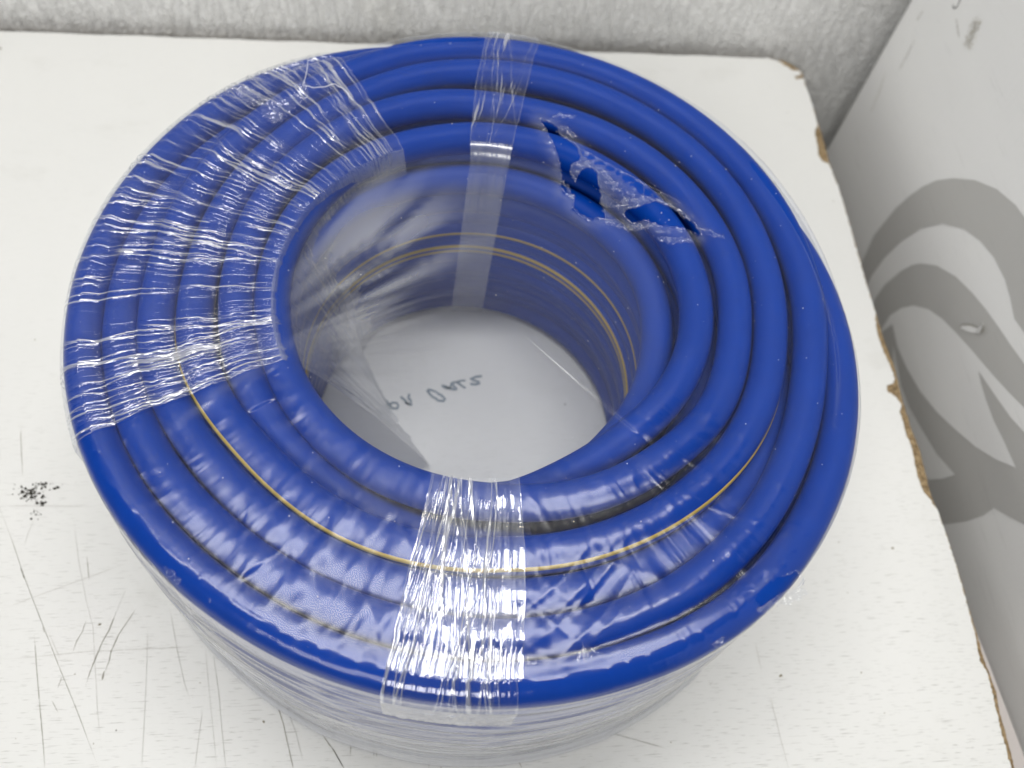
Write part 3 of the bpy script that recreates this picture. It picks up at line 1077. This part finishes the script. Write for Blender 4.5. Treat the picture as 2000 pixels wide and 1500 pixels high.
def band(edge_a, edge_b, nt, inner, seed, wave, side_to=0.118, foot=None, mat=None, dens=1.0, fine=1.0, base=0.25, edge=1.1):
    """a strip of film wound round the ring: up the outside, across the top, down through the hole"""
    (ta_o, ra_o), (ta_i, ra_i) = thof(edge_a[0], H - 0.004), thof(edge_a[1])
    (tb_o, rb_o), (tb_i, rb_i) = thof(edge_b[0], H - 0.004), thof(edge_b[1])
    un = lambda a, ref: ref + ((a - ref + 180) % 360 - 180)
    ta_i = un(ta_i, ta_o)
    tb_o = un(tb_o, ta_o)
    tb_i = un(tb_i, tb_o)
    t = np.linspace(0, 1, nt)
    g = np.random.default_rng(seed)
    rim = 0.1015

    def tt(r):
        f = np.clip((r - 0.1) / 0.1, -0.3, 1)
        a = ta_i + (ta_o - ta_i) * f
        b = tb_i + (tb_o - tb_i) * f
        q_ = np.array(f * 9.0)
        a = a + edge * (fbm(q_, q_ * 0 + 3, seed + 11, 3) - 0.5)
        b = b + edge * (fbm(q_, q_ * 0 + 8, seed + 12, 3) - 0.5)
        return a + (b - a) * t
    rowsP, rowsV, rowsC = [], [], []
    s = 0.0
    LIFT = 0.0007
    width = abs(np.radians(tb_o - ta_o)) * 0.15

    smax = 0.46
    thr = []
    for _ in range(int(1500 * width * dens)):
        wd_ = (0.00030 + 0.0005 * g.random() ** 3) * fine
        if g.random() < 0.10:
            wd_ *= 2.2
        for _t in range(6):
            u_, v_ = g.random() * width, g.random() * smax
            if vnoise(np.array(u_ * 75.0), np.array(v_ * 14.0), seed + 21) ** 1.2 > g.random() * 0.75:
                break
        thr.append((u_, v_, abs(g.normal(0.020, 0.018)) + 0.004, wd_, g.normal(0, 0.06), (0.00007 + 0.00048 * g.random() ** 1.7) * (wd_ / 0.0004) ** 0.6, g.normal(0, 1.3)))
    thr = np.array(thr)

    def wr(s_):
        u = t * width
        T_ = thr[np.abs(thr[:, 1] - s_) < thr[:, 2] * 1.9]
        d_ = s_ - T_[:, 1]
        c_ = T_[:, 0] + T_[:, 4] * d_ + T_[:, 6] * d_ * d_
        hgt_ = T_[:, 5] * np.exp(-(d_ / T_[:, 2]) ** 2)
        w0 = (hgt_[:, None] * np.exp(-((u[None] - c_[:, None]) / T_[:, 3][:, None]) ** 2)).sum(0)
        w1 = (ridge(u * 300 + 0.9 * vnoise(u * 40, s_ * 22 + 0 * u, seed + 3), s_ * 16 + 0 * u, seed, p=3.0) - 0.3) * 0.0007
        w2 = (ridge(u * 700 + 0.7 * vnoise(u * 60, s_ * 60 + 0 * u, seed + 5), s_ * 26 + 0 * u, seed + 1, p=3.0) - 0.3) * 0.00045
        w3 = (vnoise(u * 120, s_ * 40 + 0 * u, seed + 2) - 0.5) * 0.0006
        m = 0.35 + 0.9 * vnoise(u * 30, s_ * 40 + 0 * u, seed + 4)
        rowsC.append((s_, np.clip(w0 / 0.0003, 0, 1) ** 2.6))
        return ((w1 * base + w2 * base + w3 * 0.6) * m + w0) * wave
    # outside, bottom to shoulder
    td = tt(0.2)
    rou = r_out(td)
    for zf in np.linspace(0, 1, 46):
        z = side_to + (H - RT + drop(td) - side_to) * zf
        r = rou + RF + LIFT + 0.0012 + 0.5 * wr(s)
        rowsP.append(np.stack([r * np.cos(np.radians(td)), r * np.sin(np.radians(td)), z], -1))
        rowsV.append(s)
        s += 0.003
    for a in np.linspace(math.pi / 2, 0, 18)[1:-1]:
        rf = RF + LIFT + 0.0003 + 0.6 * wr(s)
        r = rou + rf * math.sin(a)
        z = H - RT + drop(td) + rf * math.cos(a)
        rowsP.append(np.stack([r * np.cos(np.radians(td)), r * np.sin(np.radians(td)), z], -1))
        rowsV.append(s)
        s += 0.001
    for f in np.linspace(1, 0, 180):
        r = rim + (rou - rim) * f
        td = tt(r if np.isscalar(r) else float(np.mean(r)))
        z = surf(r, td, 0, 0) + LIFT + 0.0004 + wr(s)
        rowsP.append(np.stack([r * np.cos(np.radians(td)), r * np.sin(np.radians(td)), z], -1))
        rowsV.append(s)
        s += 0.0006
    top = len(rowsP)
    # over the inner edge and down
    td_i = td
    last = rowsP[-1]
    if inner == 'wall':
        for a in np.linspace(0, math.pi / 2, 10)[1:]:
            rf = RT + 0.0014
            r = rim + 0.002 - rf * math.sin(a) + 0.3 * wr(s)
            z = H - RT + rf * math.cos(a)
            rowsP.append(np.stack([r * np.cos(np.radians(td)), r * np.sin(np.radians(td)), np.full(nt, z)], -1))
            rowsV.append(s)
            s += 0.0015
        for z in np.linspace(H - RT, 0.0015, 50)[1:]:
            r = 0.0915 + 0.8 * wr(s) + 0.002 * (1 - z / H)
            tdz = td + (1 - z / H) * 4.0
            rowsP.append(np.stack([r * np.cos(np.radians(tdz)), r * np.sin(np.radians(tdz)), np.full(nt, z)], -1))
            rowsV.append(s)
            s += 0.003
    elif inner == 'chord':
        Fp = np.array(foot)
        tk = np.linspace(0, 1, len(Fp))
        Q = np.stack([np.interp(t, tk, Fp[:, c]) for c in range(3)], -1)
        for f in np.linspace(0, 1, 60)[1:]:
            e = f ** 0.8
            b = last + (Q - last) * e
            # stays tight near the rim, then runs straight to the foot
            wv = wr(s)
            nrm = np.array([0.86, 0.5, 0.0])
            b = b + nrm * (wv * 1.6)[:, None]
            b[:, 2] = last[:, 2] * (1 - f) + 0.0012 * f
            rowsP.append(b)
            rowsV.append(s)
            s += 0.003
    P = np.array(rowsP)
    uv = np.stack([np.broadcast_to((t * width)[None], P.shape[:2]), np.broadcast_to(np.array(rowsV)[:, None], P.shape[:2])], -1)
    C_ = np.array([c for _, c in rowsC])
    assert len(C_) == len(P), (len(C_), len(P))
    C_[:, :3] = np.maximum(C_[:, :3], 0.35)
    C_[:, -3:] = np.maximum(C_[:, -3:], 0.35)
    o = grid('film_band', P[:top], mat or M_band, coil, uv=uv[:top], extra=C_[:top])
    if len(P) > top:
        grid('film_inside', P[top - 1:], M_inner, o, uv=uv[top - 1:])
    return o


FOOT = at([(815, 597), (745, 634), (705, 692), (742, 764), (782, 834), (838, 910)], 0.0)
o = band([(645, 104), (782, 284)], [(150, 866), (556, 704)], 1000, 'chord', 71, 1.0, foot=FOOT, dens=5.2, fine=0.66, base=0.16)
o['label'] = 'wide wrinkled film band over the left third of the coil'
o = band([(752, 1322), (842, 935)], [(1006, 1335), (1012, 925)], 320, None, 83, 1.0, dens=5.5, fine=0.55, base=0.85, mat=M_front, edge=0.35)
o['label'] = 'creased film band across the front of the coil'
o = band([(954, 74), (916, 250)], [(1052, 84), (1010, 250)], 180, 'wall', 95, 0.8, dens=3.5, fine=0.55, base=0.95, edge=0.6)
o['label'] = 'narrow film band across the back of the coil'


# crumpled lips and loose flaps
def flap(a, b, width, seed, amp=0.0016, lift=0.0016, mat=None, name='torn_flap', n=44, m=14, z=None):
    g = np.random.default_rng(seed)
    A, B = at([a], z or H)[0], at([b], z or H)[0]
    d = B - A
    L = np.linalg.norm(d)
    d /= L
    s = np.cross((0, 0, 1), d)
    P = np.zeros((n, m, 3))
    for i in range(n):
        u = i / (n - 1)
        wd = width * (0.35 + 0.65 * math.sin(math.pi * min(max(u, 0.04), 0.96)) ** 0.6) * (0.8 + 0.5 * g.random())
        off = 0.0012 * (vnoise(np.array(u * 6), np.array(1.0), seed) - 0.5) * 2
        for j in range(m):
            v = j / (m - 1) - 0.5
            P[i, j] = A + d * (L * u) + s * (wd * v + off)
    x, y = P[..., 0] * 420, P[..., 1] * 420
    hgt = amp * (ridge(x, y, seed) - 0.4) + amp * 0.6 * (ridge(x * 2.1, y * 2.1, seed + 1) - 0.4)
    P[..., 2] += lift + hgt
    P += g.normal(0, 0.00012, P.shape)
    u = np.stack(np.meshgrid(np.linspace(0, width, m), np.linspace(0, L, n)), -1)
    return grid(name, P, mat or M_flap, film, uv=u)


for i, (a, b, wd, am) in enumerate([((270, 95), (490, 105), 55, 1.0), ((350, 190), (500, 300), 75, 1.0), ((450, 560), (640, 540), 60, .8), ((730, 600), (900, 800), 110, 1.2),
                                    ((870, 940), (990, 860), 80, 1.0), ((1000, 880), (1210, 860), 80, 1.0), ((760, 1060), (960, 1150), 100, 1.1), ((940, 1150), (1240, 1110), 75, 1.2),
                                    ((1250, 1235), (1590, 1255), 90, 1.2), ((1630, 1130), (1860, 1240), 75, 1.0), ((1240, 870), (1560, 1060), 45, .8), ((360, 700), (480, 860), 40, .8)]):
    A, B = zr([a, b])
    flap(A, B, wd / 4.762 * 0.00022, 700 + i, amp=0.0019 * am)
for i, (a, b, wd) in enumerate([((500, 625), (600, 590), 30), ((610, 590), (778, 505), 50)]):
    A, B = z9([a, b])
    flap(A, B, wd / 2.857 * 0.00026, 760 + i, amp=0.0013, lift=0.0006, n=36, m=10, z=H - 0.002)
for i, tr_ in enumerate(TEARS):
    L_ = at(tr_, H - (0.002 if i == 2 else 0.0))
    n = len(L_)
    nz_ = np.array([vnoise(np.array(k * 0.35), np.array(i * 3.0), 5) for k in range(n)])
    T_ = np.roll(L_, -1, 0) - np.roll(L_, 1, 0)
    T_ /= np.linalg.norm(T_, axis=1)[:, None] + 1e-9
    S_ = np.cross((0, 0, 1), T_)
    prof = []
    for k, (o_, h_) in enumerate(((-1.0, 0.1), (-0.5, 0.9), (0.0, 1.3), (0.5, 0.7), (0.8, 0.1))):
        jit = rng.normal(0, 0.25, n)
        prof.append(L_ + S_ * ((o_ + jit) * 0.0006)[:, None] + np.array([0, 0, 1.0]) * (0.0005 + h_ * 0.0011 * nz_ + rng.normal(0, 0.00012, n))[:, None])
    grid('torn_lip', np.stack(prof, 0), M_flap, film, wrap=True, uv=np.stack(np.meshgrid(np.arange(n) * 0.0006, np.arange(5) * 0.0004), -1), smooth_=True)
for i, (a, b, wd, z_) in enumerate([((655, 1275), (705, 1312), 34, .004), ((866, 1335), (884, 1385), 26, .006), ((1120, 1290), (1178, 1290), 40, .002), ((1010, 1325), (1050, 1290), 30, .003),
                                    ((330, 1100), (352, 1140), 16, .003), ((1395, 1265), (1408, 1235), 20, .003)]):
    flap(a, b, wd * 0.00026, 830 + i, amp=0.0009, lift=0.0006, n=30, m=12, z=H - z_, name='film_pucker')
# creases where the wrap was pulled, at the back left
zc = lambda l: zm(l, 0, 0, 2.857)
for i, (a, b, wd) in enumerate([((1330, 510), (1470, 590), 90), ((1470, 560), (1560, 700), 80), ((1500, 690), (1720, 510), 70), ((1650, 500), (1710, 490), 60)]):
    A, B = zc([a, b])
    flap(A, B, wd / 2.857 * 0.00033, 780 + i, amp=0.0009, lift=0.0022, mat=M_flap, name='film_pucker')


def thread(pts, rad, name='film_strand'):
    P = at(pts, H + 0.0030)
    q = [P[0]]
    for a, b in zip(P[:-1], P[1:]):
        for j in range(1, 7):
            q.append(a + (b - a) * j / 6)
    P = np.array(q)
    P[:, 2] += 0.0004 * np.sin(np.arange(len(P)) * 1.3)
    a = np.arange(6) * math.pi / 3
    Tn = np.gradient(P, axis=0)
    Tn /= np.linalg.norm(Tn, axis=1)[:, None]
    S = np.cross(Tn, (0, 0, 1))
    G = P[:, None] + rad * (np.cos(a)[None, :, None] * S[:, None] + np.sin(a)[None, :, None] * np.array([0, 0, 1.0]))
    return grid(name, G, M_dust, film, wrap=True)


thread(zc([(1700, 480), (1780, 490), (1870, 468), (1935, 510), (1950, 540), (1975, 560)]), 0.00020)
thread(zc([(1720, 320), (1712, 400), (1690, 480)]), 0.00016)

# dust on the film
V, F = [], []
g = np.random.default_rng(5)
for _ in range(420):
    a = g.random() * 2 * math.pi
    r = 0.19 * math.sqrt(g.random())
    z = float(surf(np.array([r]), np.array([math.degrees(a)]))[0]) + 0.0010
    s = 0.00012 + 0.00028 * g.random() ** 3
    b = len(V)
    c = (r * math.cos(a), r * math.sin(a), z)
    for dx, dy, dz in ((1, 0, 0), (0, 1, 0), (-1, 0, 0), (0, -1, 0), (0, 0, 1.0), (0, 0, -1.0)):
        V.append((c[0] + dx * s, c[1] + dy * s, c[2] + dz * s))
    F += [(b + i, b + (i + 1) % 4, b + 4) for i in range(4)] + [(b + (i + 1) % 4, b + i, b + 5) for i in range(4)]
o = mesh('dust', V, F, M_dust, coil)
o['kind'] = 'stuff'
